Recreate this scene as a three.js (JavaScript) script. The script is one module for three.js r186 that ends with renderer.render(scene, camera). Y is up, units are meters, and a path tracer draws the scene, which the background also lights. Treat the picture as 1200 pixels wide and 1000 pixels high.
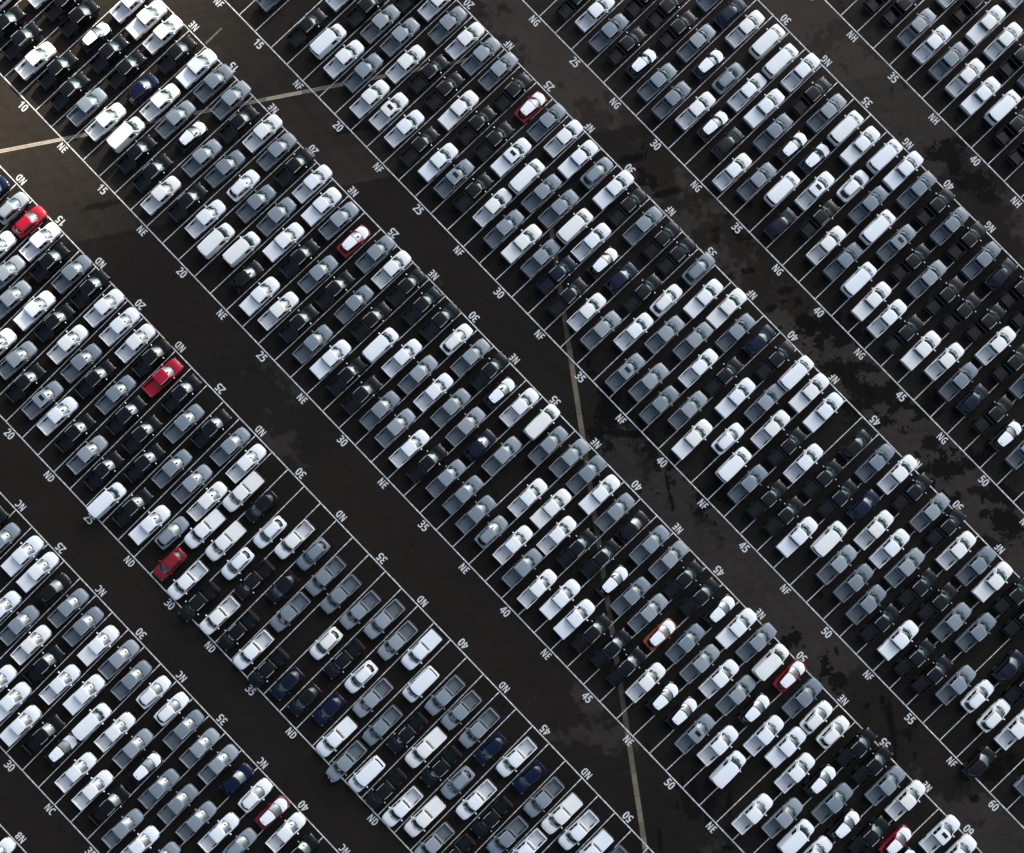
import * as THREE from 'three';
import { ImprovedNoise } from 'three/addons/math/ImprovedNoise.js';
import { mergeGeometries, mergeVertices, toCreasedNormals } from 'three/addons/utils/BufferGeometryUtils.js';
import { RoundedBoxGeometry } from 'three/addons/geometries/RoundedBoxGeometry.js';
import { FontLoader } from 'three/addons/loaders/FontLoader.js';

// ------------------------------------------------------------------ camera, sky, sun, exposure
const scene = new THREE.Scene();
const camera = new THREE.PerspectiveCamera(2 * Math.atan(500 / 1300) * 180 / Math.PI, 1.2, 1, 9000);
const CAM = new THREE.Vector3(0.407, 132.11, 4.951);
const FWD = new THREE.Vector3(-0.003079, -0.999294, -0.037447);
const DOWN = new THREE.Vector3(-0.000403, -0.037446, 0.999299);
const RIGHT = new THREE.Vector3(0.999995, -0.003092, 0.000288);
camera.position.copy(CAM);
camera.up.copy(DOWN).negate();
camera.lookAt(CAM.clone().add(FWD));

const renderer = new THREE.WebGLRenderer({ antialias: true });
renderer.toneMapping = THREE.LinearToneMapping;
renderer.toneMappingExposure = 2.38;
renderer.shadowMap.enabled = true;

const SUN_EL = 25.6 * Math.PI / 180;
const SUN_DIR = new THREE.Vector3(0.51 * Math.cos(SUN_EL), Math.sin(SUN_EL), -0.86 * Math.cos(SUN_EL)).normalize();
const noise = new ImprovedNoise();
{
  // hazy afternoon sky: blue overhead, a broad bright veil round the sun, paler towards the horizon
  const w = 512, h = 256, data = new Float32Array(w * h * 4), d = new THREE.Vector3();
  for (let j = 0; j < h; j++) for (let i = 0; i < w; i++) {
    const az = ((i + 0.5) / w - 0.5) * 2 * Math.PI, el = ((j + 0.5) / h - 0.5) * Math.PI;
    d.set(Math.cos(el) * Math.cos(az), Math.sin(el), Math.cos(el) * Math.sin(az));
    const ang = Math.acos(THREE.MathUtils.clamp(d.dot(SUN_DIR), -1, 1)) * 180 / Math.PI;
    const up = Math.max(d.y, 0);
    const hz = Math.pow(1 - up, 3);
    let r = 0.050 + 0.055 * hz, g = 0.082 + 0.075 * hz, b = 0.142 + 0.07 * hz;
    const veil = noise.noise(d.x * 3.1 + 7, d.y * 5.2, d.z * 3.1) * 0.5 + noise.noise(d.x * 7.3, d.y * 11.1 + 3, d.z * 7.3) * 0.25;
    const glow = 9.6 * Math.exp(-ang / 11) * (1 + 0.4 * veil) + 0.45 * Math.exp(-ang / 34) * (1 + 0.6 * veil);
    r += glow * 0.97; g += glow * 0.97; b += glow * 0.96;
    const k = 1 + 0.12 * veil;
    const o = (j * w + i) * 4;
    data[o] = r * k; data[o + 1] = g * k; data[o + 2] = b * k; data[o + 3] = 1;
  }
  const sky = new THREE.DataTexture(data, w, h, THREE.RGBAFormat, THREE.FloatType);
  sky.mapping = THREE.EquirectangularReflectionMapping;
  sky.magFilter = THREE.LinearFilter; sky.minFilter = THREE.LinearFilter; sky.needsUpdate = true;
  scene.background = sky; scene.environment = sky;
}
const sun = new THREE.DirectionalLight(new THREE.Color(1, 0.95, 0.80), 4.8);
sun.name = 'sun';
sun.position.copy(SUN_DIR).multiplyScalar(2000);
sun.castShadow = true;
sun.shadow.radius = 1.6;
sun.shadow.mapSize.set(4096, 4096);
Object.assign(sun.shadow.camera, { left: -190, right: 190, top: 190, bottom: -190, near: 10, far: 2400 });
scene.add(sun);

// a low bank of cloud towards the sun, outside the picture: its edge leaves only the lot's low-numbered corner in full sun
{
  const bank = [], D = 1500;
  const pxg = (x, y) => {   // ground point under a pixel of the photograph
    const d = FWD.clone().addScaledVector(RIGHT, (x - 600) / 1300).addScaledVector(DOWN, (y - 500) / 1300);
    return CAM.clone().addScaledVector(d, -CAM.y / d.y);
  };
  const a = pxg(250, 0), b = pxg(0, 300), along = b.clone().sub(a).normalize(), into = new THREE.Vector3(-along.z, 0, along.x);
  if (into.x < 0) into.negate();
  const mid = a.clone().add(b).multiplyScalar(0.5);
  let s = 77; const rn = () => { s = (s * 1664525 + 1013904223) >>> 0; return s / 4294967296; };
  for (let i = -9; i <= 9; i++) for (let j = 0; j <= 12; j++) {
    const r = 15 + 6 * rn(), g = new THREE.IcosahedronGeometry(1, 3), p = g.attributes.position, v = new THREE.Vector3(), k = rn() * 50;
    for (let n = 0; n < p.count; n++) { v.fromBufferAttribute(p, n); v.multiplyScalar(1 + 0.25 * noise.noise(v.x * 1.7 + k, v.y * 1.7, v.z * 1.7)); p.setXYZ(n, v.x * r, v.y * r * 0.5, v.z * r); }
    const c = mid.clone().addScaledVector(along, (i + 0.6 * (rn() - 0.5)) * 19).addScaledVector(into, 19 + (j + 0.5 * (rn() - 0.5)) * 19).addScaledVector(SUN_DIR, D);
    g.translate(c.x, c.y + 5 * rn(), c.z); bank.push(g);
  }
  const m = new THREE.Mesh(mergeGeometries(bank), new THREE.MeshPhysicalMaterial({ color: 0xffffff, roughness: 1, transmission: 0.35, thickness: 0 }));
  m.name = 'cloud'; m.castShadow = true;
  m.userData = { kind: 'structure', label: 'low bank of pale cloud shading most of the lot', category: 'cloud' };
  scene.add(m);
}

// ------------------------------------------------------------------ helpers
let seed = 20240611;
const rnd = () => { seed = (seed * 1664525 + 1013904223) >>> 0; return seed / 4294967296; };
const used = {};
function numbered(n) { const k = used[n] = (used[n] ?? -1) + 1; return k ? n + '_' + String(k).padStart(3, '0') : n; }
function mesh(name, geo, mat, parent) {
  const m = new THREE.Mesh(geo, mat); m.name = name; m.castShadow = true; m.receiveShadow = true; parent.add(m); return m;
}
const lerp = THREE.MathUtils.lerp, clamp = THREE.MathUtils.clamp;
const smooth = (a, b, x) => { const t = clamp((x - a) / (b - a), 0, 1); return t * t * (3 - 2 * t); };

// the lot: u runs along the rows (one lane = 2.8 m), v runs across them; the whole lot is turned TH in plan
const TH = 0.80599, LANE = 2.8;
const uv2w = (u, v) => [u * Math.cos(TH) - v * Math.sin(TH), u * Math.sin(TH) + v * Math.cos(TH)];
// a pixel of the 1200 x 1000 photograph to the point of the ground below it, in lot coordinates
function px2uv(x, y) {
  const d = FWD.clone().addScaledVector(RIGHT, (x - 600) / 1300).addScaledVector(DOWN, (y - 500) / 1300);
  const t = -CAM.y / d.y, X = CAM.x + t * d.x, Z = CAM.z + t * d.z;
  return [X * Math.cos(TH) + Z * Math.sin(TH), -X * Math.sin(TH) + Z * Math.cos(TH)];
}
// rows: v of the lower and the upper edge line, u of lane 30 on either edge, first and last lane built
const ROWS = {
  NB: [96.41, 76.01, -12.15, -12.15, 26, 46],
  NC: [69.81, 49.44, -12.15, -12.74, 16, 52],
  ND: [43.17, 22.73, -12.90, -13.41, 8, 58],
  NE: [15.05, -5.09, -12.76, -12.62, 2, 66],
  NF: [-10.68, -30.95, -12.61, -12.52, 8, 68],
  NG: [-36.68, -57.18, -12.49, -12.58, 16, 62],
  NH: [-63.00, -83.40, -12.53, -12.53, 24, 52],
};

// ------------------------------------------------------------------ ground
const SPAN = 190;
// aisles worn paler by traffic; row ground also painted dark for shade between cars
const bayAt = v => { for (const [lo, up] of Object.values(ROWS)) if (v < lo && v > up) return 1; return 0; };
function asphaltTexture() {
  const N = 2048, data = new Uint8Array(N * N * 4), S = SPAN / N;
  const tone = new Float32Array(N * N), warm = new Float32Array(N * N);
  const [ax, ay] = px2uv(93, 283), [bx, by] = px2uv(980, 97);   // edge of the older, browner asphalt
  const nx = by - ay, ny = -(bx - ax), nl = Math.hypot(nx, ny);
  const [cx, cy] = px2uv(1150, 40), [ex, ey] = px2uv(640, 130);
  for (let j = 0; j < N; j++) for (let i = 0; i < N; i++) {
    const u = (i + 0.5) * S - SPAN / 2, v = SPAN / 2 - (j + 0.5) * S;
    const n1 = noise.noise(u * 0.035, v * 0.035, 1.5), n2 = noise.noise(u * 0.16, v * 0.16, 4.1), n3 = noise.noise(u * 0.9, v * 0.9, 7.7);
    const along = (u * ny - v * nx) / nl, across = (u * nx + v * ny) / nl, n4 = noise.noise(along * 0.12, across * 2.8, 3.3) + 0.6 * noise.noise(along * 0.3, across * 6.5, 8.3);
    const ai = ((v + 8.0) % 26 + 26) % 26, wheel = Math.exp(-(((Math.abs(ai - 0.3 - (ai > 13 ? 26 : 0)) - 0.95) / 0.4) ** 2)) * (0.6 + 0.6 * noise.noise(u * 0.07, v * 0.3, 2.2));
    let t = 1 + 0.22 * n1 + 0.16 * n2 + 0.16 * n3 + 0.15 * n4 - 0.15 * wheel;
    t *= 1 + 0.30 * (rnd() + rnd() - 1);
    const s = ((u - ax) * nx + (v - ay) * ny) / nl;             // across the paving seam
    const old = smooth(-0.06, 0.06, s);
    t *= 1 + 0.8 * old;
    const dry = smooth(0.05, 0.22, noise.noise(u * 0.05 + 3, v * 0.05, 6.6) + 0.35 * noise.noise(u * 0.3, v * 0.3, 1.2) + 0.2 * noise.noise(u * 1.3, v * 1.3, 5.2) + clamp((u * 0.6 - v * 0.8) / 95 - 0.12, -0.8, 0.32));
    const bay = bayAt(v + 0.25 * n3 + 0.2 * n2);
    t *= (1 + 1.35 * dry * (1 - 0.75 * bay)) * (1 - 0.28 * bay);   // drier, greyer patches; shade between cars painted into the rows
    tone[j * N + i] = t; warm[j * N + i] = 0.75 + 0.5 * old + 0.4 * n1 - 0.35 * dry;
  }
  // stains: [x, y, rx, ry, turn, strength] read off the photograph, in pixels
  const stains = [
    [743, 186, 14, 5, -12, 0.4], [752, 200, 5, 4, 0, 0.5], [780, 226, 17, 4, -12, 0.4], [704, 197, 5, 3, 10, 0.6],
    [1110, 182, 11, 9, 10, 0.45], [1119, 197, 8, 8, 0, 0.4], [1140, 214, 22, 10, -8, 0.45], [1160, 190, 5, 4, 0, 0.6],
    [922, 340, 9, 4, -15, 0.5], [936, 353, 5, 5, 0, 0.5], [904, 361, 7, 3, -20, 0.5], [950, 379, 19, 9, 12, 0.35], [987, 399, 17, 6, -20, 0.4],
    [985, 433, 24, 11, 5, 0.35], [1004, 455, 20, 12, 40, 0.35], [1030, 462, 20, 10, 20, 0.4], [998, 478, 14, 9, 30, 0.4], [1090, 470, 10, 12, 30, 0.4], [1015, 430, 14, 6, 10, 0.45],
    [1108, 549, 22, 10, 5, 0.3], [1140, 541, 16, 9, -10, 0.35], [1090, 520, 9, 10, 40, 0.45], [1175, 580, 20, 10, 35, 0.35], [1180, 612, 22, 14, 20, 0.3], [1145, 575, 8, 6, 0, 0.55],
    [712, 478, 13, 16, 10, 0.35], [728, 490, 16, 9, 0, 0.4], [706, 455, 7, 9, 0, 0.5], [700, 508, 10, 12, 0, 0.45], [735, 508, 30, 4, 2, 0.4], [765, 525, 7, 14, -15, 0.45],
    [783, 571, 2.2, 17, -8, 0.35], [788, 590, 1.6, 9, -6, 0.4], [770, 548, 5, 8, 0, 0.6], [820, 590, 1.5, 16, -5, 0.4], [804, 560, 4, 4, 0, 0.6],
    [690, 425, 3, 6, 0, 0.55], [693, 438, 4, 4, 0, 0.6], [835, 550, 10, 7, 30, 0.7], [845, 575, 8, 14, 0, 0.7],
    [838, 270, 6, 3, -20, 0.6], [840, 280, 5, 5, 0, 0.6], [862, 272, 4, 3, 0, 0.6], [877, 318, 6, 4, 0, 0.55], [880, 240, 5, 4, 0, 0.6], [855, 325, 9, 3, 10, 0.65],
    [922, 755, 4, 3, 20, 0.5], [933, 752, 3, 5, 0, 0.5], [980, 763, 2, 5, -20, 0.5], [988, 795, 2.5, 9, -15, 0.55], [960, 697, 6, 6, 0, 0.55],
    [1045, 850, 3, 18, -4, 0.5], [1049, 880, 2, 14, 3, 0.5], [1034, 821, 3.5, 5, 0, 0.4], [1016, 828, 3, 4, 0, 0.45], [1041, 835, 3, 12, 0, 0.55],
    [1142, 936, 7, 4, -10, 0.45], [1072, 886, 3, 4, 0, 0.6], [1165, 905, 10, 12, 0, 0.45], [1185, 895, 5, 12, 0, 0.55],
    [812, 925, 5, 18, -5, 0.6], [830, 955, 4, 16, 0, 0.65], [800, 918, 3, 10, 0, 0.6], [793, 944, 2, 5, 0, 0.6], [855, 940, 3, 12, 0, 0.6], [852, 993, 6, 3, 10, 0.5],
    [773, 985, 2.5, 12, -5, 0.6], [420, 150, 30, 4, -11, 0.85], [120, 240, 26, 4, -14, 0.9], [1160, 640, 16, 10, 10, 0.6], [1130, 165, 12, 5, -10, 0.6], [1160, 235, 14, 7, 10, 0.7],
  ];
  for (const [px, py, rx, ry, deg, k] of stains) {
    const ppm = 9.85, [u0, v0] = px2uv(px, py), R = Math.max(rx, ry) / ppm * 2.2;
    const a = deg * Math.PI / 180 - TH, ca = Math.cos(a), sa = Math.sin(a);
    for (let j = Math.max(0, Math.floor((SPAN / 2 - v0 - R) / S)); j < Math.min(N, (SPAN / 2 - v0 + R) / S); j++)
      for (let i = Math.max(0, Math.floor((u0 - R + SPAN / 2) / S)); i < Math.min(N, (u0 + R + SPAN / 2) / S); i++) {
        const u = (i + 0.5) * S - SPAN / 2, v = SPAN / 2 - (j + 0.5) * S, du = u - u0, dv = v - v0;
        const x = (du * ca + dv * sa) / rx * ppm, y = (-du * sa + dv * ca) / ry * ppm;
        const q = Math.hypot(x, y) + 0.6 * noise.noise(u * 0.9, v * 0.9, px) + 0.55 * noise.noise(u * 2.4, v * 2.4, py) + 0.4 * noise.noise(u * 5.5, v * 5.5, px);
        const m = 1 - smooth(1.0, 1.08, q);
        tone[j * N + i] *= 1 - m * (1 - k * 0.42);
      }
  }
  // jagged damp patches round the places where the photograph shows them: [x, y, reach]
  const damp = [[745, 190, 34], [785, 222, 30], [1115, 188, 34], [1145, 212, 34], [940, 360, 44], [975, 400, 46], [1000, 440, 50], [1035, 470, 52], [1085, 500, 44], [1115, 548, 52], [1170, 590, 56], [712, 480, 40], [725, 505, 46], [780, 560, 44], [822, 590, 34], [1045, 850, 36], [985, 790, 34], [925, 755, 20], [815, 930, 44], [1165, 905, 36], [860, 280, 44]]
    .map(([x, y, r]) => [...px2uv(x, y), r / 9.85]);
  for (const [u0, v0, r] of damp)
    for (let j = Math.max(0, Math.floor((SPAN / 2 - v0 - r) / S)); j < Math.min(N, (SPAN / 2 - v0 + r) / S); j++)
      for (let i = Math.max(0, Math.floor((u0 - r + SPAN / 2) / S)); i < Math.min(N, (u0 + r + SPAN / 2) / S); i++) {
        const u = (i + 0.5) * S - SPAN / 2, v = SPAN / 2 - (j + 0.5) * S, q = Math.hypot(u - u0, v - v0) / r;
        const f = noise.noise(u * 0.34, v * 0.34, 11.3) + 0.55 * noise.noise(u * 1.0, v * 0.8, 4.7) + 0.35 * noise.noise(u * 2.8, v * 2.3, 9.1) - 0.55 * q * q;
        const m = smooth(0.10, 0.15, f); if (m > 0) { const o = j * N + i; tone[o] = lerp(tone[o], Math.min(tone[o], 0.32), m); }
      }
  // oil drips down the middle of the lanes
  for (let n = 0; n < 900; n++) {
    const row = Object.values(ROWS)[Math.floor(rnd() * 7)], lane = row[4] + Math.floor(rnd() * (row[5] - row[4])), t = rnd();
    const u0 = lerp(row[2], row[3], t) + (lane - 30 + 0.15 + 0.2 * (rnd() - 0.5)) * LANE, v0 = lerp(row[0], row[1], t), r = 0.12 + 0.3 * rnd() * rnd();
    for (let j = Math.floor((SPAN / 2 - v0 - r) / S); j <= (SPAN / 2 - v0 + r) / S; j++) for (let i = Math.floor((u0 - r + SPAN / 2) / S); i <= (u0 + r + SPAN / 2) / S; i++)
      if (i >= 0 && j >= 0 && i < N && j < N && Math.hypot((i + 0.5) * S - SPAN / 2 - u0, SPAN / 2 - (j + 0.5) * S - v0) < r * (0.7 + 0.5 * rnd())) tone[j * N + i] *= 0.45;
  }
  for (let n = 0; n < N * N; n++) {
    const t = clamp(tone[n], 0.12, 3.2), w = clamp(warm[n], 0, 1.2);
    const lin = [0.0110 * t * (1 + 0.14 * w), 0.0097 * t * (1 + 0.02 * w), 0.0087 * t * (1 - 0.10 * w)];
    for (let c = 0; c < 3; c++) { const l = lin[c]; data[n * 4 + c] = 255 * (l < 0.0031308 ? l * 12.92 : 1.055 * Math.pow(l, 1 / 2.4) - 0.055) + rnd(); }
    data[n * 4 + 3] = 255;
  }
  const t = new THREE.DataTexture(data, N, N, THREE.RGBAFormat);
  t.colorSpace = THREE.SRGBColorSpace; t.magFilter = THREE.LinearFilter; t.minFilter = THREE.LinearMipmapLinearFilter; t.generateMipmaps = true;
  t.needsUpdate = true; return t;
}
function grainTexture(n, lo, hi) {
  const data = new Uint8Array(n * n * 4);
  for (let i = 0; i < n * n; i++) { const x = i % n, y = Math.floor(i / n), q = 0.5 + 0.7 * noise.noise(x * 0.05, y * 0.05, 9.5) + 0.5 * noise.noise(x * 0.14, y * 0.14, 2.5); const g = clamp(lo + (hi - lo) * (0.45 * rnd() + 0.75 * q), lo, hi); data.set([g, g, g, 255], i * 4); }
  const t = new THREE.DataTexture(data, n, n, THREE.RGBAFormat); t.wrapS = t.wrapT = THREE.RepeatWrapping; t.magFilter = THREE.LinearFilter; t.needsUpdate = true; return t;
}
const lot = new THREE.Mesh(new THREE.PlaneGeometry(SPAN, SPAN).rotateX(-Math.PI / 2), new THREE.MeshPhysicalMaterial({ map: asphaltTexture(), roughness: 0.92, specularIntensity: 0.25 }));
lot.name = 'asphalt_lot'; lot.rotation.y = -TH; lot.receiveShadow = true;
lot.userData = { kind: 'structure', label: 'dark asphalt of the storage lot with painted lanes', category: 'asphalt' };
scene.add(lot);
const plain = new THREE.Mesh(new THREE.CircleGeometry(4000, 48).rotateX(-Math.PI / 2), new THREE.MeshStandardMaterial({ color: new THREE.Color().setRGB(0.024, 0.022, 0.020), roughness: 0.95 }));
plain.name = 'ground'; plain.position.y = -0.05; plain.receiveShadow = true;
plain.userData = { kind: 'structure', label: 'open dark ground reaching to the horizon beyond the lot', category: 'ground' };
scene.add(plain);

// painted lines: each lane line and each row line is a sheet of its own on the asphalt
const paintGrain = grainTexture(256, 140, 255); paintGrain.colorSpace = THREE.SRGBColorSpace;
const paint = new THREE.MeshStandardMaterial({ color: new THREE.Color().setRGB(0.84, 0.83, 0.81), map: paintGrain, roughness: 0.75 });
const worn = new THREE.MeshStandardMaterial({ color: new THREE.Color().setRGB(0.20, 0.19, 0.18), map: paintGrain, roughness: 0.85 });
function stripe(name, u0, v0, u1, v1, w, y, mat) {
  const dx = u1 - u0, dz = v1 - v0, L = Math.hypot(dx, dz), ox = -dz / L * w / 2, oz = dx / L * w / 2;
  const g = new THREE.BufferGeometry();
  g.setAttribute('position', new THREE.Float32BufferAttribute([u0 - ox, y, v0 - oz, u1 - ox, y, v1 - oz, u1 + ox, y, v1 + oz, u0 + ox, y, v0 + oz], 3));
  g.setAttribute('uv', new THREE.Float32BufferAttribute([0, 0, L / 4, 0, L / 4, w / 4, 0, w / 4], 2));
  g.setIndex([0, 2, 1, 0, 3, 2]); g.computeVertexNormals();
  return mesh(name, g, mat, lot);
}
const laneU = (row, lane, t) => lerp(row[2], row[3], t) + (lane - 30) * LANE;
for (const row of Object.values(ROWS)) {
  const [lo, up, , , a, b] = row;
  stripe('row_line', laneU(row, a - 0.5, 0), lo, laneU(row, b + 0.5, 0), lo, 0.135, 0.008, paint);
  stripe('row_line', laneU(row, a - 0.5, 1), up, laneU(row, b + 0.5, 1), up, 0.135, 0.008, paint);
  for (let k = a; k <= b + 1; k++) stripe('lane_line', laneU(row, k - 0.5, 0), lo - 0.1, laneU(row, k - 0.5, 1), up + 0.1, 0.10, 0.004, paint);
}
{ const [a, b] = px2uv(241, 51), [c, d] = px2uv(259.5, 33); stripe('worn_line', a, b, c, d, 0.2, 0.005, worn); }

// lane numbers and row letters, upright from either aisle
const font = await new FontLoader().loadAsync('fonts/droid/droid_sans_bold.typeface.json');
const glyphCache = {};
function textGeo(t) {
  if (!glyphCache[t]) {
    const digit = /\d/.test(t), g = new THREE.ShapeGeometry(font.generateShapes(t, digit ? 0.98 : 0.92), 4); g.computeBoundingBox();
    const c = g.boundingBox.getCenter(new THREE.Vector3()); g.translate(-c.x, -c.y, 0); g.scale(digit ? 0.8 : 0.70, 1, 1); g.rotateX(-Math.PI / 2); glyphCache[t] = g;
  }
  return glyphCache[t];
}
for (const [id, row] of Object.entries(ROWS)) {
  const [lo, up, , , a, b] = row;
  for (let k = a; k <= b; k++) for (const t of [0, 1]) {
    const v = t ? up - 0.72 : lo + 0.72;
    const put = (name, text, lane) => { const m = mesh(name, textGeo(text), paint, lot); m.position.set(laneU(row, lane, t), 0.006, v); if (t) m.rotation.y = Math.PI; };
    if (k % 5 === 0) { put('painted_number', String(k), k); if (k + 2.5 < b) put('painted_letters', id, k + 2.5); }
  }
}

// two concrete drain channels let into the asphalt, in short slabs
function drain(name, label, px0, px1, width, tones, slab, rails) {
  const [u0, v0] = px2uv(...px0), [u1, v1] = px2uv(...px1), L = Math.hypot(u1 - u0, v1 - v0);
  const g = new THREE.Group(); g.name = name; scene.add(g);
  const [x0, z0] = uv2w(u0, v0), [x1, z1] = uv2w(u1, v1);
  g.position.set(x0, 0, z0); g.rotation.y = -Math.atan2(z1 - z0, x1 - x0);
  g.userData = { label, category: 'drain channel', kind: 'structure' };
  const grimeShade = tones.map(c => new THREE.MeshStandardMaterial({ color: new THREE.Color().setRGB(...c.map(v => v * 0.5)), map: paintGrain, roughness: 0.95 }));   // inside the rows: dirt, plus the shade of the cars painted in
  const mats = tones.map(c => new THREE.MeshStandardMaterial({ color: new THREE.Color().setRGB(...c), map: paintGrain, roughness: 0.9 }));
  for (let x = 0, i = 0; x < L; i++) {
    const len = slab * (0.8 + 0.4 * rnd()), inRow = bayAt(lerp(v0, v1, (x + len / 2) / L));
    for (const [off, w, pick] of rails) {
      const m = mesh('slab', new THREE.BoxGeometry(len - 0.03, 0.05, w - 0.015), (inRow ? grimeShade : mats)[(pick + Math.floor(rnd() * 3)) % mats.length], g);
      m.position.set(x + len / 2, -0.0235 + 0.0015 * rnd(), off);
    }
    x += len;
  }
}
drain('drain_channel', 'pale twin-edged concrete drain channel crossing rows NE and NF near their low numbers', [-80, 193], [548, 70], 0.4,
  [[0.62, 0.51, 0.41], [0.56, 0.46, 0.37], [0.66, 0.55, 0.45]], 2.2, [[-0.15, 0.14, 0], [0.15, 0.14, 0], [0, 0.12, 1]]);
drain('drain_channel_001', 'weathered tan concrete drain channel running under rows NE and ND', [645, 262], [766, 1060], 0.62,
  [[0.19, 0.15, 0.10], [0.225, 0.185, 0.125], [0.145, 0.115, 0.08], [0.195, 0.155, 0.10]], 1.5, [[0, 0.62, 0]]);

// ------------------------------------------------------------------ cars
const phys = (rgb, o = {}) => new THREE.MeshPhysicalMaterial({ color: new THREE.Color().setRGB(...rgb), roughness: 0.42, clearcoat: 0.7, clearcoatRoughness: 0.05, specularIntensity: 0.3, ...o });
const PAINT = {
  w: [phys([0.77, 0.775, 0.775]), phys([0.74, 0.755, 0.775]), phys([0.76, 0.75, 0.72])],
  g: [phys([0.20, 0.23, 0.258]), phys([0.25, 0.275, 0.298]), phys([0.162, 0.192, 0.222])],
  k: [[0.0015, 0.0015, 0.002], [0.002, 0.002, 0.0035], [0.003, 0.003, 0.003]].map(c => phys(c, { specularIntensity: 0, clearcoat: 0.75 })),
  n: [phys([0.0015, 0.004, 0.022], { specularIntensity: 0 }), phys([0.002, 0.004, 0.014], { specularIntensity: 0 })],
  r: [phys([0.20, 0.003, 0.010]), phys([0.13, 0.003, 0.010])],
  c: [phys([0.36, 0.002, 0.018])],
  o: [phys([0.22, 0.055, 0.022])],
};
const GLASS = new THREE.MeshPhysicalMaterial({ color: new THREE.Color().setRGB(0.007, 0.026, 0.028), roughness: 0.04, ior: 1.7, specularIntensity: 1, clearcoat: 1, clearcoatRoughness: 0.02 });
const SIDEGLASS = new THREE.MeshPhysicalMaterial({ color: new THREE.Color().setRGB(0.006, 0.007, 0.008), roughness: 0.06, ior: 1.5 });
const RUBBER = new THREE.MeshStandardMaterial({ color: new THREE.Color().setRGB(0.012, 0.012, 0.012), roughness: 0.85 });
const PLASTIC = new THREE.MeshStandardMaterial({ color: new THREE.Color().setRGB(0.02, 0.02, 0.021), roughness: 0.6 });
const GLINT = new THREE.MeshStandardMaterial({ color: new THREE.Color().setRGB(0.72, 0.72, 0.72), roughness: 0.3, metalness: 0.15 });  // pale tone standing in for sun glints on the roof gutters
const CHROME = new THREE.MeshStandardMaterial({ color: new THREE.Color().setRGB(0.5, 0.5, 0.5), roughness: 0.15, metalness: 1 });
const GALV = new THREE.MeshStandardMaterial({ color: new THREE.Color().setRGB(0.17, 0.17, 0.17), roughness: 0.4 });
const LAMP = new THREE.MeshPhysicalMaterial({ color: new THREE.Color().setRGB(0.16, 0.165, 0.17), roughness: 0.1, clearcoat: 1 });
const TAIL = new THREE.MeshPhysicalMaterial({ color: new THREE.Color().setRGB(0.28, 0.008, 0.01), roughness: 0.15, clearcoat: 1 });
const FILM = new THREE.MeshPhysicalMaterial({ color: new THREE.Color().setRGB(0.82, 0.82, 0.83), roughness: 0.4 });

// the bed floors: dull body colour with the shade inside the bed painted in
const BED_SHADE = { w: phys([0.52, 0.53, 0.55], { clearcoat: 0.1, roughness: 0.6 }), g: phys([0.125, 0.145, 0.16], { clearcoat: 0.1, roughness: 0.6 }) };
function grid(nu, nv, fn) {
  const p = [], uv = [], ix = [];
  for (let j = 0; j <= nv; j++) for (let i = 0; i <= nu; i++) { p.push(...fn(i / nu, j / nv)); uv.push(i / nu, j / nv); }
  for (let j = 0; j < nv; j++) for (let i = 0; i < nu; i++) { const a = j * (nu + 1) + i, b = a + nu + 1; ix.push(a, a + 1, b + 1, a, b + 1, b); }
  const g = new THREE.BufferGeometry();
  g.setAttribute('position', new THREE.Float32BufferAttribute(p, 3)); g.setAttribute('uv', new THREE.Float32BufferAttribute(uv, 2));
  g.setIndex(ix); g.computeVertexNormals(); return g;
}
// a grid pushed out from a surface by off, away from the inner point c
function skin(fn, off, c, nu, nv) {
  const e = 1e-3, A = new THREE.Vector3(), B = new THREE.Vector3(), P = new THREE.Vector3(), N = new THREE.Vector3(), C = new THREE.Vector3(...c);
  return grid(nu, nv, (a, b) => {
    P.set(...fn(a, b)); A.set(...fn(a + (a > 0.5 ? -e : e), b)).sub(P); B.set(...fn(a, b + (b > 0.5 ? -e : e))).sub(P);
    N.crossVectors(A, B).normalize(); if (N.dot(C.clone().sub(P)) > 0) N.negate();
    return P.addScaledVector(N, off).toArray();
  });
}
const crease = g => { const c = toCreasedNormals(g, 0.62); return c; };
// body shell from cross-sections [x, half width, underside, shoulder height, crown]
function ringPts([x, w, yb, yt, cr]) {
  const h = [[0, yb], [w * 0.88, yb], [w * 0.985, yb + (yt - yb) * 0.18], [w, yb + (yt - yb) * 0.55], [w * 0.985, yt - 0.10], [w * 0.95, yt - 0.03], [w * 0.88, yt + cr * 0.15], [w * 0.5, yt + cr * 0.78], [0, yt + cr]];
  const r = h.map(([z, y]) => [x, y, z]);
  for (let i = h.length - 2; i > 0; i--) r.push([x, h[i][1], -h[i][0]]);
  return r;
}
function shell(secs) {
  const rings = secs.map(ringPts), n = rings[0].length, p = [], ix = [];
  for (const r of rings) for (const q of r) p.push(...q);
  for (let k = 0; k < rings.length - 1; k++) for (let i = 0; i < n; i++) { const a = k * n + i, b = k * n + (i + 1) % n; ix.push(a, b, b + n, a, b + n, a + n); }
  for (const k of [0, rings.length - 1]) { const c = p.length / 3; const [x, , yb, yt] = secs[k]; p.push(x + (k ? 0.02 : -0.02), (yb + yt) / 2, 0); for (let i = 0; i < n; i++) ix.push(c, k * n + i, k * n + (i + 1) % n); }
  const g = new THREE.BufferGeometry(); g.setAttribute('position', new THREE.Float32BufferAttribute(p, 3));
  g.setAttribute('uv', new THREE.Float32BufferAttribute(new Float32Array(p.length / 3 * 2), 2)); g.setIndex(ix);
  return crease(g);
}
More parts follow.
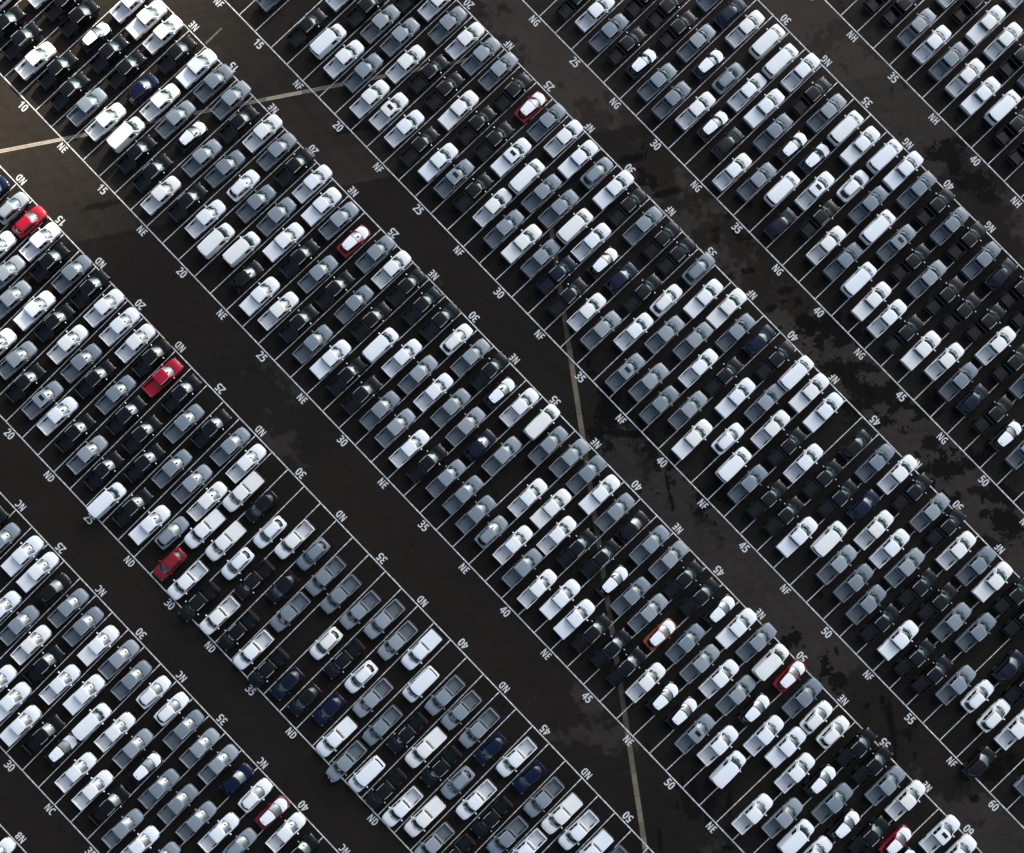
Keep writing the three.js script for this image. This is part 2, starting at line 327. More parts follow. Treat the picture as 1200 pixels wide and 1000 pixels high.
function secAt(secs, x) {
  let i = 0; while (i < secs.length - 2 && secs[i + 1][0] < x) i++;
  const t = clamp((x - secs[i][0]) / (secs[i + 1][0] - secs[i][0]), 0, 1);
  return secs[i].map((v, k) => lerp(v, secs[i + 1][k], t));
}
function topY(secs, x, z) {   // height of the shell's upper side
  const [, w, , yt, cr] = secAt(secs, x), f = Math.abs(z) / w;
  return f < 0.5 ? lerp(yt + cr, yt + cr * 0.78, f / 0.5) : f < 0.88 ? lerp(yt + cr * 0.78, yt + cr * 0.15, (f - 0.5) / 0.38) : lerp(yt + cr * 0.15, yt - 0.03, (f - 0.88) / 0.07);
}
// glasshouse: G0 its foot, G1 its upper rim: { xf, bow, xr, rb, wf, wr, y }
const outline = (o, side, a) => {
  if (side === 'front') { const b = a * 2 - 1; return [o.xf - o.bow * b * b, o.y, b * o.wf]; }
  if (side === 'rear') { const b = a * 2 - 1; return [o.xr + o.rb * b * b, o.y, b * o.wr]; }
  const s = side === 'right' ? 1 : -1;
  return [lerp(o.xf - o.bow, o.xr + o.rb, a), o.y, s * (lerp(o.wf, o.wr, a) + 0.03 * Math.sin(Math.PI * a))];
};
const wallFn = (G0, G1, side, a0 = 0, a1 = 1, t0 = 0, t1 = 1) => (a, b) => {
  const s = lerp(a0, a1, a), t = lerp(t0, t1, b), p = outline(G0, side, s), q = outline(G1, side, s), k = 0.035 * Math.sin(Math.PI * t);
  const r = [lerp(p[0], q[0], t), lerp(p[1], q[1], t), lerp(p[2], q[2], t)];
  if (side === 'front') r[0] += k; else if (side === 'rear') r[0] -= k; else r[2] += side === 'right' ? k : -k;
  return r;
};
const roofFn = (G1, crown, m = 0) => (a, b) => {
  const s = lerp(m, 1 - m, a), q = lerp(-1 + m * 1.6, 1 - m * 1.6, b), w = lerp(G1.wr, G1.wf, s) + 0.03 * Math.sin(Math.PI * s);
  return [lerp(G1.xr + G1.rb * q * q, G1.xf - G1.bow * q * q, s), G1.y + crown * (1 - q * q * q * q) * Math.pow(Math.max(4 * s * (1 - s), 0), 0.4), q * w];
};
const wheelGeo = (() => {
  const g = new THREE.LatheGeometry([[0, -0.11], [0.24, -0.11], [0.25, -0.125], [0.36, -0.125], [0.385, -0.09], [0.385, 0.09], [0.36, 0.125], [0.25, 0.125], [0.24, 0.11], [0, 0.11]].map(p => new THREE.Vector2(...p)), 14);
  g.rotateX(Math.PI / 2); return g;
})();
const mirrorGeo = new RoundedBoxGeometry(0.15, 0.17, 0.24, 2, 0.05);
const lampGeo = new THREE.SphereGeometry(1, 10, 8).scale(0.15, 0.06, 0.12);
const tailGeo = new RoundedBoxGeometry(0.10, 0.30, 0.13, 1, 0.03);
const antennaGeo = new THREE.CylinderGeometry(0.045, 0.055, 0.05, 8);
const barGeo = (l, h, w, r = 0.03) => new RoundedBoxGeometry(l, h, w, 2, r);

const SPEC = {
  P: { secs: [[-0.80, 0.90, 0.40, 1.03, 0], [0.2, 0.915, 0.38, 1.04, 0], [1.2, 0.92, 0.38, 1.06, 0.01], [1.5, 0.915, 0.38, 1.06, 0.05], [1.95, 0.91, 0.38, 1.05, 0.065], [2.20, 0.88, 0.40, 1.02, 0.06], [2.40, 0.81, 0.43, 0.98, 0.05], [2.53, 0.71, 0.47, 0.93, 0.04], [2.61, 0.58, 0.50, 0.87, 0.03], [2.66, 0.40, 0.54, 0.78, 0.02]],
    G0: { xf: 1.54, bow: 0.32, xr: -0.80, rb: 0.05, wf: 0.84, wr: 0.84, y: 1.04 }, G1: { xf: 0.78, bow: 0.15, xr: -0.72, rb: 0.04, wf: 0.70, wr: 0.71, y: 1.70 }, crown: 0.05, hood: [1.56, 2.6], bed: [-2.62, -0.84], wheels: [1.62, -1.55] },
  L: { secs: [[-0.78, 0.93, 0.42, 1.08, 0], [0.2, 0.945, 0.40, 1.09, 0], [1.2, 0.95, 0.40, 1.11, 0.01], [1.5, 0.945, 0.40, 1.12, 0.05], [2.0, 0.94, 0.40, 1.11, 0.07], [2.25, 0.90, 0.42, 1.08, 0.06], [2.45, 0.83, 0.45, 1.03, 0.05], [2.58, 0.72, 0.49, 0.97, 0.04], [2.66, 0.58, 0.52, 0.90, 0.03], [2.71, 0.40, 0.56, 0.81, 0.02]],
    G0: { xf: 1.54, bow: 0.32, xr: -0.78, rb: 0.05, wf: 0.86, wr: 0.87, y: 1.10 }, G1: { xf: 0.78, bow: 0.15, xr: -0.68, rb: 0.04, wf: 0.73, wr: 0.74, y: 1.76 }, crown: 0.05, hood: [1.56, 2.65], bed: [-2.66, -0.82], wheels: [1.62, -1.60] },
  V: { secs: [[-2.37, 0.74, 0.50, 0.96, 0], [-2.30, 0.86, 0.45, 1.04, 0], [-1.6, 0.93, 0.40, 1.07, 0], [0, 0.945, 0.38, 1.08, 0], [1.2, 0.94, 0.38, 1.08, 0.01], [1.55, 0.93, 0.38, 1.08, 0.05], [1.85, 0.92, 0.40, 1.06, 0.06], [2.08, 0.87, 0.43, 1.02, 0.05], [2.23, 0.78, 0.47, 0.95, 0.04], [2.32, 0.64, 0.50, 0.87, 0.03], [2.37, 0.46, 0.54, 0.78, 0.02]],
    G0: { xf: 1.58, bow: 0.30, xr: -2.31, rb: 0.10, wf: 0.86, wr: 0.86, y: 1.07 }, G1: { xf: 0.98, bow: 0.16, xr: -2.24, rb: 0.12, wf: 0.77, wr: 0.77, y: 1.88 }, crown: 0.06, hood: [1.6, 2.2], wheels: [1.45, -1.42] },
  S: { secs: [[-2.17, 0.66, 0.50, 0.90, 0], [-2.10, 0.80, 0.45, 0.97, 0], [-1.6, 0.895, 0.38, 1.00, 0], [-0.6, 0.905, 0.36, 1.00, 0], [0.6, 0.905, 0.36, 1.00, 0.01], [1.05, 0.905, 0.36, 1.00, 0.05], [1.5, 0.88, 0.37, 0.96, 0.07], [1.85, 0.80, 0.40, 0.89, 0.06], [2.05, 0.67, 0.44, 0.80, 0.05], [2.15, 0.46, 0.48, 0.70, 0.03]],
    G0: { xf: 1.12, bow: 0.34, xr: -2.02, rb: 0.28, wf: 0.80, wr: 0.70, y: 0.99 }, G1: { xf: 0.28, bow: 0.14, xr: -1.48, rb: 0.16, wf: 0.67, wr: 0.60, y: 1.58 }, crown: 0.06, hood: [1.12, 1.98], wheels: [1.34, -1.30], rails: true },
  F: { secs: [[-2.15, 0.66, 0.50, 0.92, 0], [-2.08, 0.80, 0.45, 0.99, 0], [-1.6, 0.90, 0.38, 1.02, 0], [-0.6, 0.90, 0.36, 1.00, 0], [0.6, 0.905, 0.36, 1.00, 0.01], [1.05, 0.905, 0.36, 1.00, 0.05], [1.5, 0.88, 0.37, 0.97, 0.08], [1.82, 0.80, 0.40, 0.90, 0.07], [2.03, 0.67, 0.44, 0.80, 0.05], [2.13, 0.46, 0.48, 0.70, 0.03]],
    G0: { xf: 1.16, bow: 0.36, xr: -1.98, rb: 0.34, wf: 0.80, wr: 0.64, y: 0.99 }, G1: { xf: 0.26, bow: 0.13, xr: -1.50, rb: 0.10, wf: 0.66, wr: 0.52, y: 1.55 }, crown: 0.06, hood: [1.15, 2.02], wheels: [1.32, -1.30], film: true },
};
function geometries(key) {
  const s = SPEC[key], { G0, G1 } = s, c = [0, 1.0, 0], out = [];
  const add = (name, geo, mat, o = {}) => out.push({ name, geo, mat, ...o });
  add('body', shell(s.secs), 'paint');
  const hoodFn = (m) => (a, b) => { const x = lerp(s.hood[0] + (b * 2 - 1) ** 2 * -0.26, s.hood[1] - 0.34 * Math.abs(b * 2 - 1) ** 2.2, a), w = secAt(s.secs, x)[1] * (0.87 - m), z = lerp(-w, w, b); return [x, topY(s.secs, x, z), z]; };
  if (s.film) { add('hood', skin(hoodFn(0), 0.006, c, 8, 10), 'paint'); add('hood_film', skin(hoodFn(0.015), 0.016, c, 8, 10), FILM); }
  else add('hood', skin(hoodFn(0), 0.008, c, 8, 10), 'paint');
  const walls = ['front', 'right', 'rear', 'left'].map(d => grid(8, 4, wallFn(G0, G1, d)));
  add('cabin', crease(mergeGeometries(walls)), 'paint');
  add('roof', grid(10, 8, roofFn(G1, s.crown)), 'paint');
  if (s.film) { add('roof_film', skin(roofFn(G1, s.crown, 0.03), 0.012, c, 8, 6), FILM); add('antenna', antennaGeo, PLASTIC, { at: [G1.xr + 0.22, G1.y + s.crown + 0.02, 0] }); }
  add('windscreen', skin(wallFn(G0, G1, 'front', 0.045, 0.955, 0.05, 0.93), 0.006, c, 10, 6), GLASS);
  add('rear_window', skin(wallFn(G0, G1, 'rear', 0.08, 0.92, key === 'V' ? 0.35 : 0.15, 0.88), 0.006, c, 8, 4), SIDEGLASS);
  const cuts = key === 'V' ? [[0.12, 0.34]] : key === 'S' || key === 'F' ? [[0.16, 0.50], [0.53, 0.90]] : [[0.20, 0.57], [0.60, 0.92]];
  for (const d of ['right', 'left']) for (const [a, b] of cuts) add('side_window', skin(wallFn(G0, G1, d, a, b, 0.14, 0.86), 0.006, c, 4, 3), SIDEGLASS);
  add('cowl', skin((a, b) => { const q = lerp(-0.9, 0.9, a), x = G0.xf - G0.bow * q * q + lerp(0.0, 0.10, b), z = q * G0.wf; return [x, topY(s.secs, x, z), z]; }, 0.014, c, 8, 1), PLASTIC);
  const m = outline(G0, 'right', 0.13);
  for (const d of [1, -1]) {
    add('mirror', mirrorGeo, key === 'P' ? 'mirror' : 'paint', { at: [m[0], G0.y + 0.16, d * (m[2] + 0.19)] });
    const nx = s.secs[s.secs.length - 3], lx = nx[0] - 0.02;
    add('headlight', lampGeo, LAMP, { at: [lx, nx[3] - 0.06, d * nx[1] * 0.90], turn: d * -0.75 });
    for (const wx of s.wheels) add('wheel', wheelGeo, RUBBER, { at: [wx, 0.385, d * (secAt(s.secs, clamp(wx, s.secs[0][0], 9))[1] - 0.115)] });
  }
  if (s.rails) for (const d of [1, -1]) add('roof_rail', barGeo(1.45, 0.05, 0.05, 0.02), PLASTIC, { at: [(G1.xf + G1.xr) / 2, G1.y + 0.05, d * (G1.wr + 0.02)] });
  if (s.bed) {
    const [b0, b1] = s.bed, H = s.secs[0][3], W = s.secs[0][1], L = b1 - b0, mid = (b0 + b1) / 2;
    for (const d of [1, -1]) {
      const sh = new THREE.Shape(); const o = W - 0.17;
      sh.moveTo(0.07, 0.46); sh.lineTo(0.15, 0.46); sh.lineTo(0.17, 0.62); sh.lineTo(0.17, H - 0.10); sh.quadraticCurveTo(0.168, H - 0.01, 0.14, H); sh.lineTo(0.09, H); sh.lineTo(0.07, H - 0.02); sh.closePath();
      const g = new THREE.ExtrudeGeometry(sh, { depth: L, bevelEnabled: false, curveSegments: 4 }); g.rotateY(-Math.PI / 2); g.scale(-1, 1, 1); g.rotateY(0);
      // extrusion now runs along +x with its section in y, z
      const p = g.attributes.position; for (let i = 0; i < p.count; i++) { const x = p.getX(i), z = p.getZ(i); const taper = 1 - 0.035 * smooth(0.5, 1, 1 - clamp(x / L, 0, 1)); p.setXYZ(i, x + b0, p.getY(i), d * (o + z) * taper); }
      g.computeVertexNormals(); add('bed_side', crease(g), 'paint');
      add('taillight', tailGeo, TAIL, { at: [b0 + 0.03, H - 0.25, d * (W - 0.075) * 0.965] });
    }
    add('bed_floor', grid(2, 44, (a, b) => { const w = (W - 0.11) * 0.96, r = (b * 11) % 1; return [lerp(b0 + 0.05, b1 - 0.03, a), 0.55 + (r > 0.3 && r < 0.8 ? 0.022 : 0), lerp(-w, w, b)]; }), 'bed_shade');
    add('bulkhead', barGeo(0.06, H - 0.5, (W - 0.11) * 2 - 0.02, 0.02), 'paint', { at: [b1 - 0.035, (H + 0.5) / 2 - 0.02, 0] });
    add('tailgate', barGeo(0.08, H - 0.52, (W - 0.11) * 2 * 0.962, 0.03), 'paint', { at: [b0 + 0.04, (H + 0.52) / 2 - 0.01, 0] });
    add('rear_bumper', barGeo(0.16, 0.16, W * 1.7, 0.05), PLASTIC, { at: [b0 - 0.06, 0.54, 0] });
    if (key === 'L') add('bed_lid', grid(8, 8, (a, b) => { const q = b * 2 - 1, x = lerp(b0 + 0.07, b1 - 0.03, a); return [x, H + 0.015 + 0.04 * (1 - q * q) - 0.02 * (1 - a), q * (W - 0.08) * lerp(0.955, 1, smooth(0, 0.5, a))]; }), 'paint');
    else add('bed_cap', barGeo(0.05, 0.03, (W - 0.06) * 2 * 0.96, 0.012), 'paint', { at: [b0 + 0.04, H + 0.005, 0] });
    if (key === 'P') add('headboard_rail', barGeo(0.045, 0.04, (W - 0.16) * 2, 0.015), 'rail', { at: [b1 - 0.035, H + 0.015, 0] });
    for (const d of [1, -1]) { // gutter along the roof edge, its sun glint painted as a pale colour
      const pts = []; for (let i = 0; i <= 6; i++) { const q = outline(G1, d > 0 ? 'right' : 'left', 0.04 + 0.92 * i / 6); pts.push(new THREE.Vector3(q[0], q[1] + 0.012, q[2] + d * 0.004)); }
      add('roof_moulding', new THREE.TubeGeometry(new THREE.CatmullRomCurve3(pts), 6, 0.022, 5), key === 'P' ? 'moulding' : 'paint');
    }
  } else for (const d of [1, -1]) { const t = s.secs[1]; add('taillight', tailGeo, TAIL, { at: [t[0] + 0.0, t[3] - 0.2, d * (t[1] - 0.05)] }); }
  return out;
}
const PARTS = Object.fromEntries(Object.keys(SPEC).map(k => [k, geometries(k)]));
const sunroofFn = (G1, crown) => (a, b) => { const x = lerp(lerp(G1.xr, G1.xf, 0.50), lerp(G1.xr, G1.xf, 0.80), a), z = lerp(-0.38, 0.38, b); return [x, G1.y + crown, z]; };
const SUNROOF = { P: skin(sunroofFn(SPEC.P.G1, 0.05), 0.012, [0, 1, 0], 3, 3), L: skin(sunroofFn(SPEC.L.G1, 0.05), 0.012, [0, 1, 0], 3, 3) };
const bare = { P: 'pickup_truck', L: 'pickup_truck', V: 'van', S: 'crossover', F: 'crossover' };
const colourName = { w: 'white', g: 'grey', k: 'black', n: 'navy', r: 'red', c: 'red', o: 'orange' };
const protos = {};
function proto(type, col, variant, roof) {
  const id = type + col + variant + roof;
  if (protos[id]) return protos[id];
  const g = new THREE.Group(), pm = PAINT[col][variant % PAINT[col].length];
  for (const p of PARTS[type]) {
    const mat = p.mat === 'paint' ? pm : p.mat === 'bed_shade' ? BED_SHADE[col] ?? pm : p.mat === 'mirror' ? (col === 'w' || col === 'g' ? pm : CHROME) : p.mat === 'rail' ? (col === 'k' ? GALV : pm) : p.mat === 'moulding' ? (col === 'w' ? pm : GLINT) : p.mat;
    const m = mesh(p.name, p.geo, mat, g);
    if (p.at) m.position.set(...p.at); if (p.turn) m.rotation.y = p.turn;
  }
  if (roof) mesh('sunroof', SUNROOF[type], SIDEGLASS, g);
  return protos[id] = g;
}
// every car in view: lane, kind and colour, metres from the row's lower edge line, sideways shift in hundredths of a lane
const CARS = {
  NB: '32Pw 17.9 39',
  NC: '22Pk 17.0 25,23Pg 16.7 9,24Lw 17.6 17,25Pw 11.3 14,25Lw 17.6 11,26Pg 11.7 13,26Sk 17.6 12,27Lw 5.0 22,27Pw 11.2 8,27Pg 17.3 10,28Lw 4.9 16,28Pk 10.7 7,28Pg 17.1 10,29Lw 3.9 16,29Pw 10.5 12,29Lw 16.9 12,30Pk 5.1 13,30Lw 11.8 15,30Pg 17.5 15,31Fk 5.5 12,31Vw 10.3 19,31Pg 16.9 14,32Pw 4.9 20,32Pw 11.4 18,32Sw 17.8 16,33Pw 4.9 22,33Pg 11.6 21,33Sw 18.0 19,34Pk 5.1 18,34Fk 11.2 17,34Pg 17.4 17,35Pg 4.4 26,35Pg 10.6 16,35Pg 17.3 19,36Pw 4.4 24,36Pg 11.0 17,36Pg 17.6 22,37Pg 4.9 34,37Pg 11.2 24,37Sn 17.9 23,38Pw 12.2 24,38Sw 18.2 24,39Sg 13.0 22,39Fr 18.3 25,40Pw 17.9 23,41Pk 17.3 22',
  ND: '12Sn 17.9 17,13Sg 18.2 26,14Lw 13.3 8,14Sc 18.6 21,15Pg 12.2 10,15Pw 17.9 16,16Pg 10.6 4,16Pk 17.0 9,17Lw 5.4 6,17Lw 11.8 10,17Pg 18.0 11,18Pg 6.2 7,18Pk 12.5 8,18Pk 18.3 12,19Pk 5.1 4,19Pw 11.9 13,19Pw 18.0 12,20Pg* 5.2 7,20Pg 11.5 11,20Pw 17.8 16,21Pw 5.2 0,21Pk 11.4 3,21Pw 17.8 14,22Pk 5.3 6,22Pg 11.9 11,22Pk 18.0 9,23Pg 4.6 7,23Pk 11.1 6,23Pc 17.3 1,24Pk 4.7 6,24Pk 10.9 11,24Pk 17.6 6,25Vw 2.6 5,25Pk 8.8 5,25Pg 15.4 4,26Pk 4.2 3,26Pg 10.7 4,26Pk 17.3 3,27Lw 4.3 6,27Pg 11.2 10,27Pg 17.5 13,28Sg 5.5 -4,28Pw 11.1 8,28Pw 17.5 11,29Srf 2.7 -17,29Lwf 8.5 -17,29Lwf 14.8 -13,30Pwf 2.9 -14,30Lwf 9.3 -18,30Skf 15.2 -15,31Pkf 2.2 -17,31Swf 8.5 -15,31Swf 13.8 -12,32Pwf 2.8 -14,32Pkf 8.6 -17,32Pwf 15.3 -17,33Pkf 3.2 -13,33Skf 10.4 -11,33Sgf 15.7 -17,34Pwf 2.9 -11,34Pgf 9.1 -13,34Pgf 15.0 -14,35Pkf 2.7 -13,35Pgf 14.8 -16,36Snf 3.1 -11,36Swf 9.6 -13,36Pgf 15.2 -10,37Skf 3.3 -11,37Pkf 9.9 -13,37Pgf 16.5 -11,38Snf 4.6 -10,38Swf 9.9 -10,38Pgf 15.9 -8,39Lwf 3.0 -7,39Pgf 9.2 -13,39Lwf 17.2 -10,40Pgf 1.9 -6,40Pgf 7.8 -4,40Vwf 14.4 -11,41Vwf 2.6 -8,41Pkf 9.3 -7,41Pgf 15.5 -6,42Pkf 3.0 -8,42Lwf 9.7 -10,42Pgf 15.7 -13,43Pwf 3.0 -6,43Pkf 9.5 -9,43Pgf 15.8 -8,44Lwf 4.1 -11,44Sgf 9.6 -12,44Snf 15.1 -12,45Pgf 2.8 -8,45Pwf 9.8 -8,45Pwf 16.6 -12,46Pkf 3.6 -12,46Pkf 9.7 -11,46Snf 16.1 -15,47Pgf 9.5 -9,47Pgf 15.7 -14,48Pwf 10.1 -16,48Lwf 15.9 -13,49Pwf 16.0 -16,50Lwf 15.6 -15,51Pgf 15.7 -23',
  NE: '6Pw 6.3 3,7Pk 4.6 2,7Pw 11.2 7,8Pk 4.7 3,8Pk 11.6 3,9Pw 4.3 7,9Pk 11.6 -0,10Pk 5.4 3,10Fk 11.4 9,10Pw 17.3 3,11Pk 4.7 7,11Pk 11.2 3,11Lw 17.3 5,12Pg 4.9 7,12Pk 11.4 5,12Pw 17.5 -0,13Pw 5.3 9,13Sn 11.2 13,13Pk 17.0 5,14Vw 6.0 12,14Pw 11.6 9,14Lw 17.6 9,15Pk 5.3 5,15Pg 11.5 8,15Pg 17.8 6,16Pk 5.1 10,16Fk 11.5 9,16Pg 17.9 10,17Pw 4.0 5,17Pg 10.6 8,17Pk 16.6 9,18Pk 5.7 6,18Pg 11.7 10,18Pw 17.9 8,19Pw 5.9 11,19Sw 11.9 16,19Pg 17.6 8,20Vw 5.0 12,20Pg 11.5 11,20Pk 17.8 10,21Vw 6.5 13,21Pg 12.2 12,21Pw 18.0 14,22Sk 4.7 13,22Lw 10.7 13,22Lw 16.9 13,23Lw 4.2 13,23Pk 10.7 11,23Pg 17.2 8,24Pw 4.6 13,24Pg 11.0 14,24Fr 16.8 15,25Pk 5.3 12,25Pk 11.1 12,25Pg 17.6 19,26Pg 4.8 17,26Pg 11.6 14,26Pw 17.7 15,27Lw 5.1 17,27Pk 11.7 16,27Pk 17.5 14,28Pk 5.1 17,28Vw 10.5 19,28Pk 17.3 17,29Pk 4.8 18,29Pw 11.3 21,29Pk 17.6 17,30Pg 5.1 19,30Pg 11.3 20,30Sw 17.5 22,31Pg 5.0 18,31Pw 11.2 19,31Pg 17.2 20,32Pw 4.5 23,32Pg 11.4 17,32Pk 17.7 17,33Pk 4.8 21,33Pg 11.1 19,33Fk 16.8 14,34Pg 5.2 21,34Sn 10.8 19,34Pw 17.3 15,35Pg 5.3 21,35Pg 11.8 14,35Vw 18.0 26,36Pg 4.8 18,36Pg 16.6 17,37Sg 4.7 16,37Pw 10.6 17,37Pg 17.4 16,38Pw 5.5 18,38Lw 11.7 17,38Pg 17.5 16,39Pg 4.4 16,39Pw 10.0 16,39Lw 17.0 15,40Pw 4.0 22,40Pk 10.6 12,40Pg 16.8 14,41Lw 5.1 20,41Pk 11.8 13,41Sk 17.1 10,42Lw 4.7 21,42Fk 11.0 18,42Pg 17.1 14,43Pk 5.0 14,43Pg 11.3 15,43Pg 17.5 14,44Pk 5.4 17,44Pg 11.4 16,44Pk 17.1 16,45Pk 5.2 15,45Fo 10.7 15,45Pk 17.1 17,46Pw 5.6 18,46Pg 12.1 15,46Fk 17.7 16,47Fk 5.8 15,47Pg 11.7 18,47Lw 17.7 16,48Fk 6.2 14,48Pw 12.1 18,48Pg 18.2 17,49Pg* 5.6 14,49Pg 12.2 16,49Vw 17.8 16,50Pw 6.6 15,50Fk 12.6 13,50Fr 18.3 14,51Vw 5.5 14,51Pw 11.3 17,51Pg 17.6 16,52Lw 12.2 14,52Sw 17.2 14,53Pw 4.0 18,53Pw 10.9 17,53Sw 17.4 6,54Pg 6.2 16,54Fk 12.4 14,54Pk 18.1 20,55Vw 5.7 12,55Pg 11.6 15,55Pk 18.0 17,56Pw 5.6 14,56Fk 10.8 15,56Pg 17.5 14,57Pk 12.0 17,57Pw 18.0 16,58Fr 13.8 11,59Fk 12.5 -6,59Pw* 18.1 16,60Lw 17.8 21',
  NF: '14Pg 5.2 4,16Pk 4.8 6,16Pw 11.2 6,17Vw 5.5 12,17Pk 11.6 18,18Pw 5.4 15,18Pg 11.5 11,18Pk 17.0 15,19Pg 5.9 14,19Pg 12.1 11,19Pw 18.3 10,20Pw 4.3 17,20Pw 10.3 13,20Pg 17.2 14,21Pw* 4.9 13,21Pk 11.5 12,21Pw 17.4 15,22Pw 4.8 13,22Pk 11.4 12,22Pg 17.5 11,23Pk 4.6 13,23Lw 11.0 15,23Pg 17.7 10,24Lw 4.9 18,24Pk 11.3 14,24Pk 17.2 17,25Pg* 4.9 16,25Pk 11.5 15,25Fr 17.5 18,26Pk 5.4 15,26Lw* 11.6 17,26Pg 17.6 13,27Pw 5.8 19,27Vw 11.3 24,27Pw 17.7 13,28Pg 5.0 19,28Pg 11.2 19,28Lw 17.2 21,29Lw 5.3 17,29Pg 11.4 17,29Sg 17.7 17,30Pg 5.7 18,30Vw 11.3 19,30Lw 17.7 19,31Pn 5.7 17,31Pw 11.4 16,31Pk 17.5 13,32Pk 4.8 17,32Fk 10.7 15,32Pg 17.2 17,33Pw 5.2 19,33Sn 11.0 16,33Pk 17.6 16,34Pg 4.9 17,34Pk 11.5 23,34Pk 17.6 8,35Pw 7.6 17,35Sw 13.0 16,35Sg 18.4 14,36Pg* 3.5 17,36Pg 10.0 17,36Lw 16.3 19,37Pg 4.7 16,37Pg 11.9 20,37Lw 17.5 17,38Pg 3.7 16,38Pw 10.1 18,38Pg 16.2 18,39Pg 5.7 16,39Pk 11.5 17,39Sn 17.6 13,40Lw 3.7 17,40Lw 10.8 17,40Pk 17.3 18,41Sw 6.8 20,41Pg 12.8 17,41Vw 18.0 18,42Vw 5.1 15,42Pw 11.2 15,42Lw 17.5 16,43Pg 4.7 15,43Pk 11.1 16,43Lw 17.1 16,44Pk 5.1 18,44Pw 11.2 13,45Pk 5.2 18,45Pk 11.5 17,45Sk 17.1 11,46Lw 4.6 18,46Pk 11.2 21,46Pg 17.3 21,47Vw 7.1 16,47Sn 12.8 17,47Pw 18.3 21,48Pg 5.7 17,48Pw 11.7 20,48Pk 18.0 19,49Pg 5.6 20,49Pw 11.5 21,49Pg 17.9 29,50Pg 4.9 21,50Pg 11.2 22,50Pk 18.0 21,51Pk 4.5 17,51Pk 10.6 20,51Pw 17.0 20,52Lw 4.7 20,52Pk 11.1 21,52Pg 17.4 23,53Pk 4.6 21,53Pg 10.7 21,53Lw 17.5 18,54Pk 4.7 21,54Pg 11.9 21,54Pk 18.1 23,55Pg 5.9 20,55Pk 17.1 19,56Sw 6.8 16,56Sn 11.9 19,57Sw 6.6 20,57Pk 11.6 18,58Sk 1.5 19,58Pw 7.3 23,60Pg 5.1 17',
  NG: '23Pk 4.4 16,24Pw 5.0 14,25Pg 4.5 16,25Pk 10.5 13,26Pk 4.9 10,26Pk 11.5 13,27Fk 4.7 11,27Pk 10.7 10,27Pg 17.2 12,28Pg 4.5 14,28Pg 11.2 9,28Sn 16.7 17,29Pg 4.2 13,29Fn 10.4 12,29Pw 16.6 12,30Pw 5.4 17,30Sg 11.0 14,30Vw 17.4 17,31Fk 5.6 15,31Pw 11.4 13,31Vw 16.9 16,32Sk 5.4 13,32Lw 11.5 14,32Pw 17.7 12,33Pw 3.4 14,33Pg 10.2 15,33Pk 16.6 16,34Pg 4.7 16,34Fk 10.6 16,34Pg 16.5 13,35Vw 6.2 15,35Fn 11.6 17,35Vw 16.8 16,36Sn 3.2 17,36Pw* 8.9 17,36Lw 16.6 14,37Pk 6.9 16,37Sw 12.6 15,37Vw 17.8 18,38Pw 5.3 17,38Pg 12.3 19,38Lw 18.2 17,39Pg 5.4 17,39Vw 11.2 14,39Pg 17.7 17,40Vw 5.2 18,40Pg* 11.5 19,40Pk 17.9 22,41Lw 4.5 21,41Pk 11.1 20,41Pg 17.5 24,42Pw 4.4 19,42Pg 11.1 18,42Pk 17.7 20,43Pk 4.5 16,43Pk 11.2 22,43Pg 17.3 22,44Lw 4.6 15,44Pk 11.3 20,44Sn 17.8 22,45Pw 5.7 18,45Pk 12.5 23,45Pk 18.1 22,46Pg 5.2 20,46Pw 11.4 21,46Pk 17.5 17,47Sn 4.9 16,47Pk 11.3 23,48Pk 5.4 21,48Pg 11.5 20,49Fk 4.7 22,50Pg 5.3 20',
  NH: '32Pk 5.3 11,33Pk 5.8 5,34Pg 5.2 15,34Pw 11.9 11,35Pw 5.1 12,35Pk 12.0 6,36Pg 5.1 13,36Lw 11.4 12,36Pw 17.8 14,37Pw 5.1 14,37Pw 11.5 15,38Lw 4.9 15,38Pk 11.4 13,39Vw 5.8 17,39Pg 11.9 6,40Pk 5.2 10,41Pk 4.6 12',
};
const LOOK = {
  P: c => c + ' pickup with open bed', L: c => c + ' pickup with flush bed lid', V: c => c + ' boxy van', S: c => c + ' crossover',
  F: c => c + ' crossover, white film on top',
};
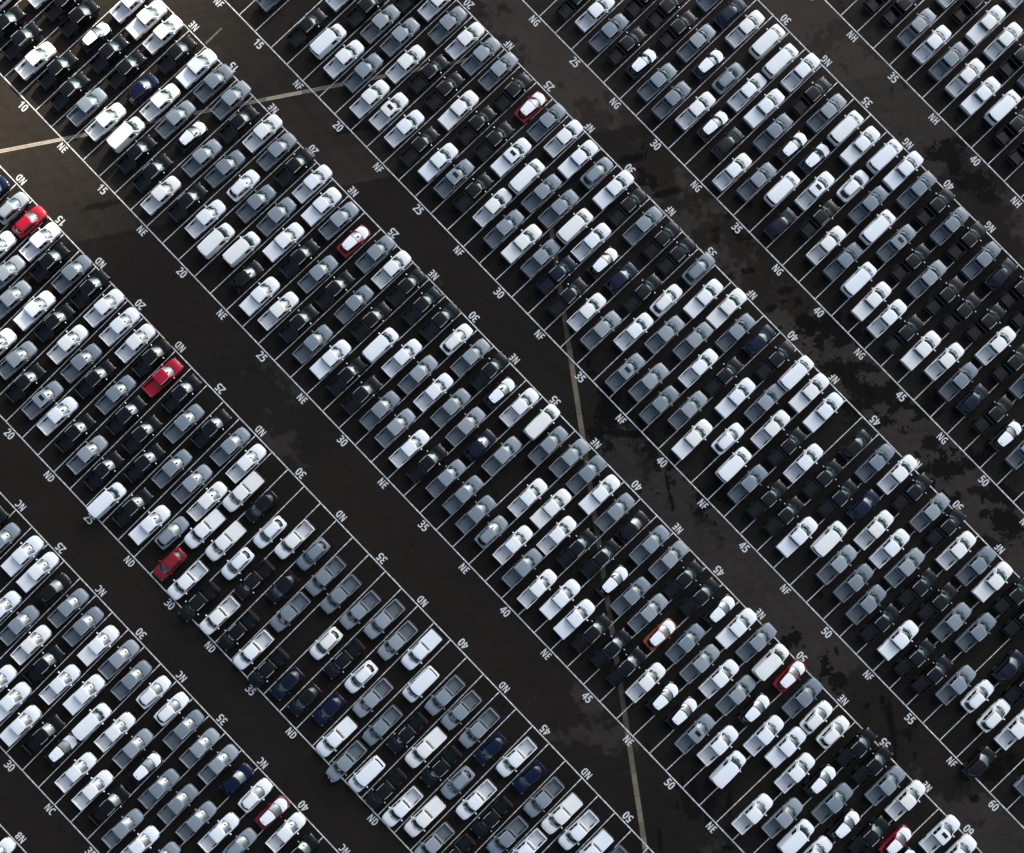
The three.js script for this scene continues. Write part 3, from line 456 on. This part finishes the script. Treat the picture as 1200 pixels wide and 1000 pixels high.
const NEXT = { NB: ['NA', 'NC'], NC: ['NB', 'ND'], ND: ['NC', 'NE'], NE: ['ND', 'NF'], NF: ['NE', 'NG'], NG: ['NF', 'NH'], NH: ['NG', 'NI'] };
const ONES = 'zero one two three four five six seven eight nine ten eleven twelve thirteen fourteen fifteen sixteen seventeen eighteen nineteen'.split(' ');
const TENS = { 2: 'twenty', 3: 'thirty', 4: 'forty', 5: 'fifty', 6: 'sixty' };
const spell = n => n < 20 ? ONES[n] : TENS[Math.floor(n / 10)] + (n % 10 ? '-' + ONES[n % 10] : '');
const cars = [];
for (const [id, list] of Object.entries(CARS)) {
  const row = ROWS[id];
  for (const item of list.split(',')) {
    const [, lane, type, col, mod, d, lat] = item.match(/^(\d+)([PLVSF])([a-eg-z])([f*]*) (-?[\d.]+) (-?\d+)$/);
    cars.push({ id, row, lane: +lane, type, col, flip: mod.includes('f'), roof: mod.includes('*'), d: +d, lat: +lat / 100 });
  }
}
for (const c of cars) {
  const [lo, up] = c.row, t = c.d / (lo - up);
  const g = proto(c.type, c.col, Math.floor(rnd() * 3), c.roof ? 1 : 0).clone();
  const [x, z] = uv2w(laneU(c.row, c.lane + c.lat, t), lo - c.d);
  g.position.set(x, 0.006, z);
  g.rotation.y = Math.PI / 2 - TH + (c.flip ? Math.PI : 0) + (rnd() + rnd() - 1) * 0.028;
  g.scale.set(0.985 + 0.03 * rnd(), 0.98 + 0.04 * rnd(), 0.985 + 0.03 * rnd());
  const colour = colourName[c.col];
  g.name = numbered(colour + '_' + bare[c.type]);
  const where = t < 0.34 ? `near end towards ${NEXT[c.id][0]}` : t < 0.67 ? 'middle' : `end towards ${NEXT[c.id][1]}`;
  g.userData.label = `${LOOK[c.type](colour)}${c.roof ? ' and sunroof' : ''}, lane ${spell(c.lane)} row ${c.id}, ${where.replace('near end', 'end')}`;
  g.userData.category = { P: 'pickup truck', L: 'pickup truck', V: 'van', S: 'crossover', F: 'crossover' }[c.type];
  g.userData.group = `cars parked in row ${c.id}`;
  scene.add(g);
}
renderer.render(scene, camera);
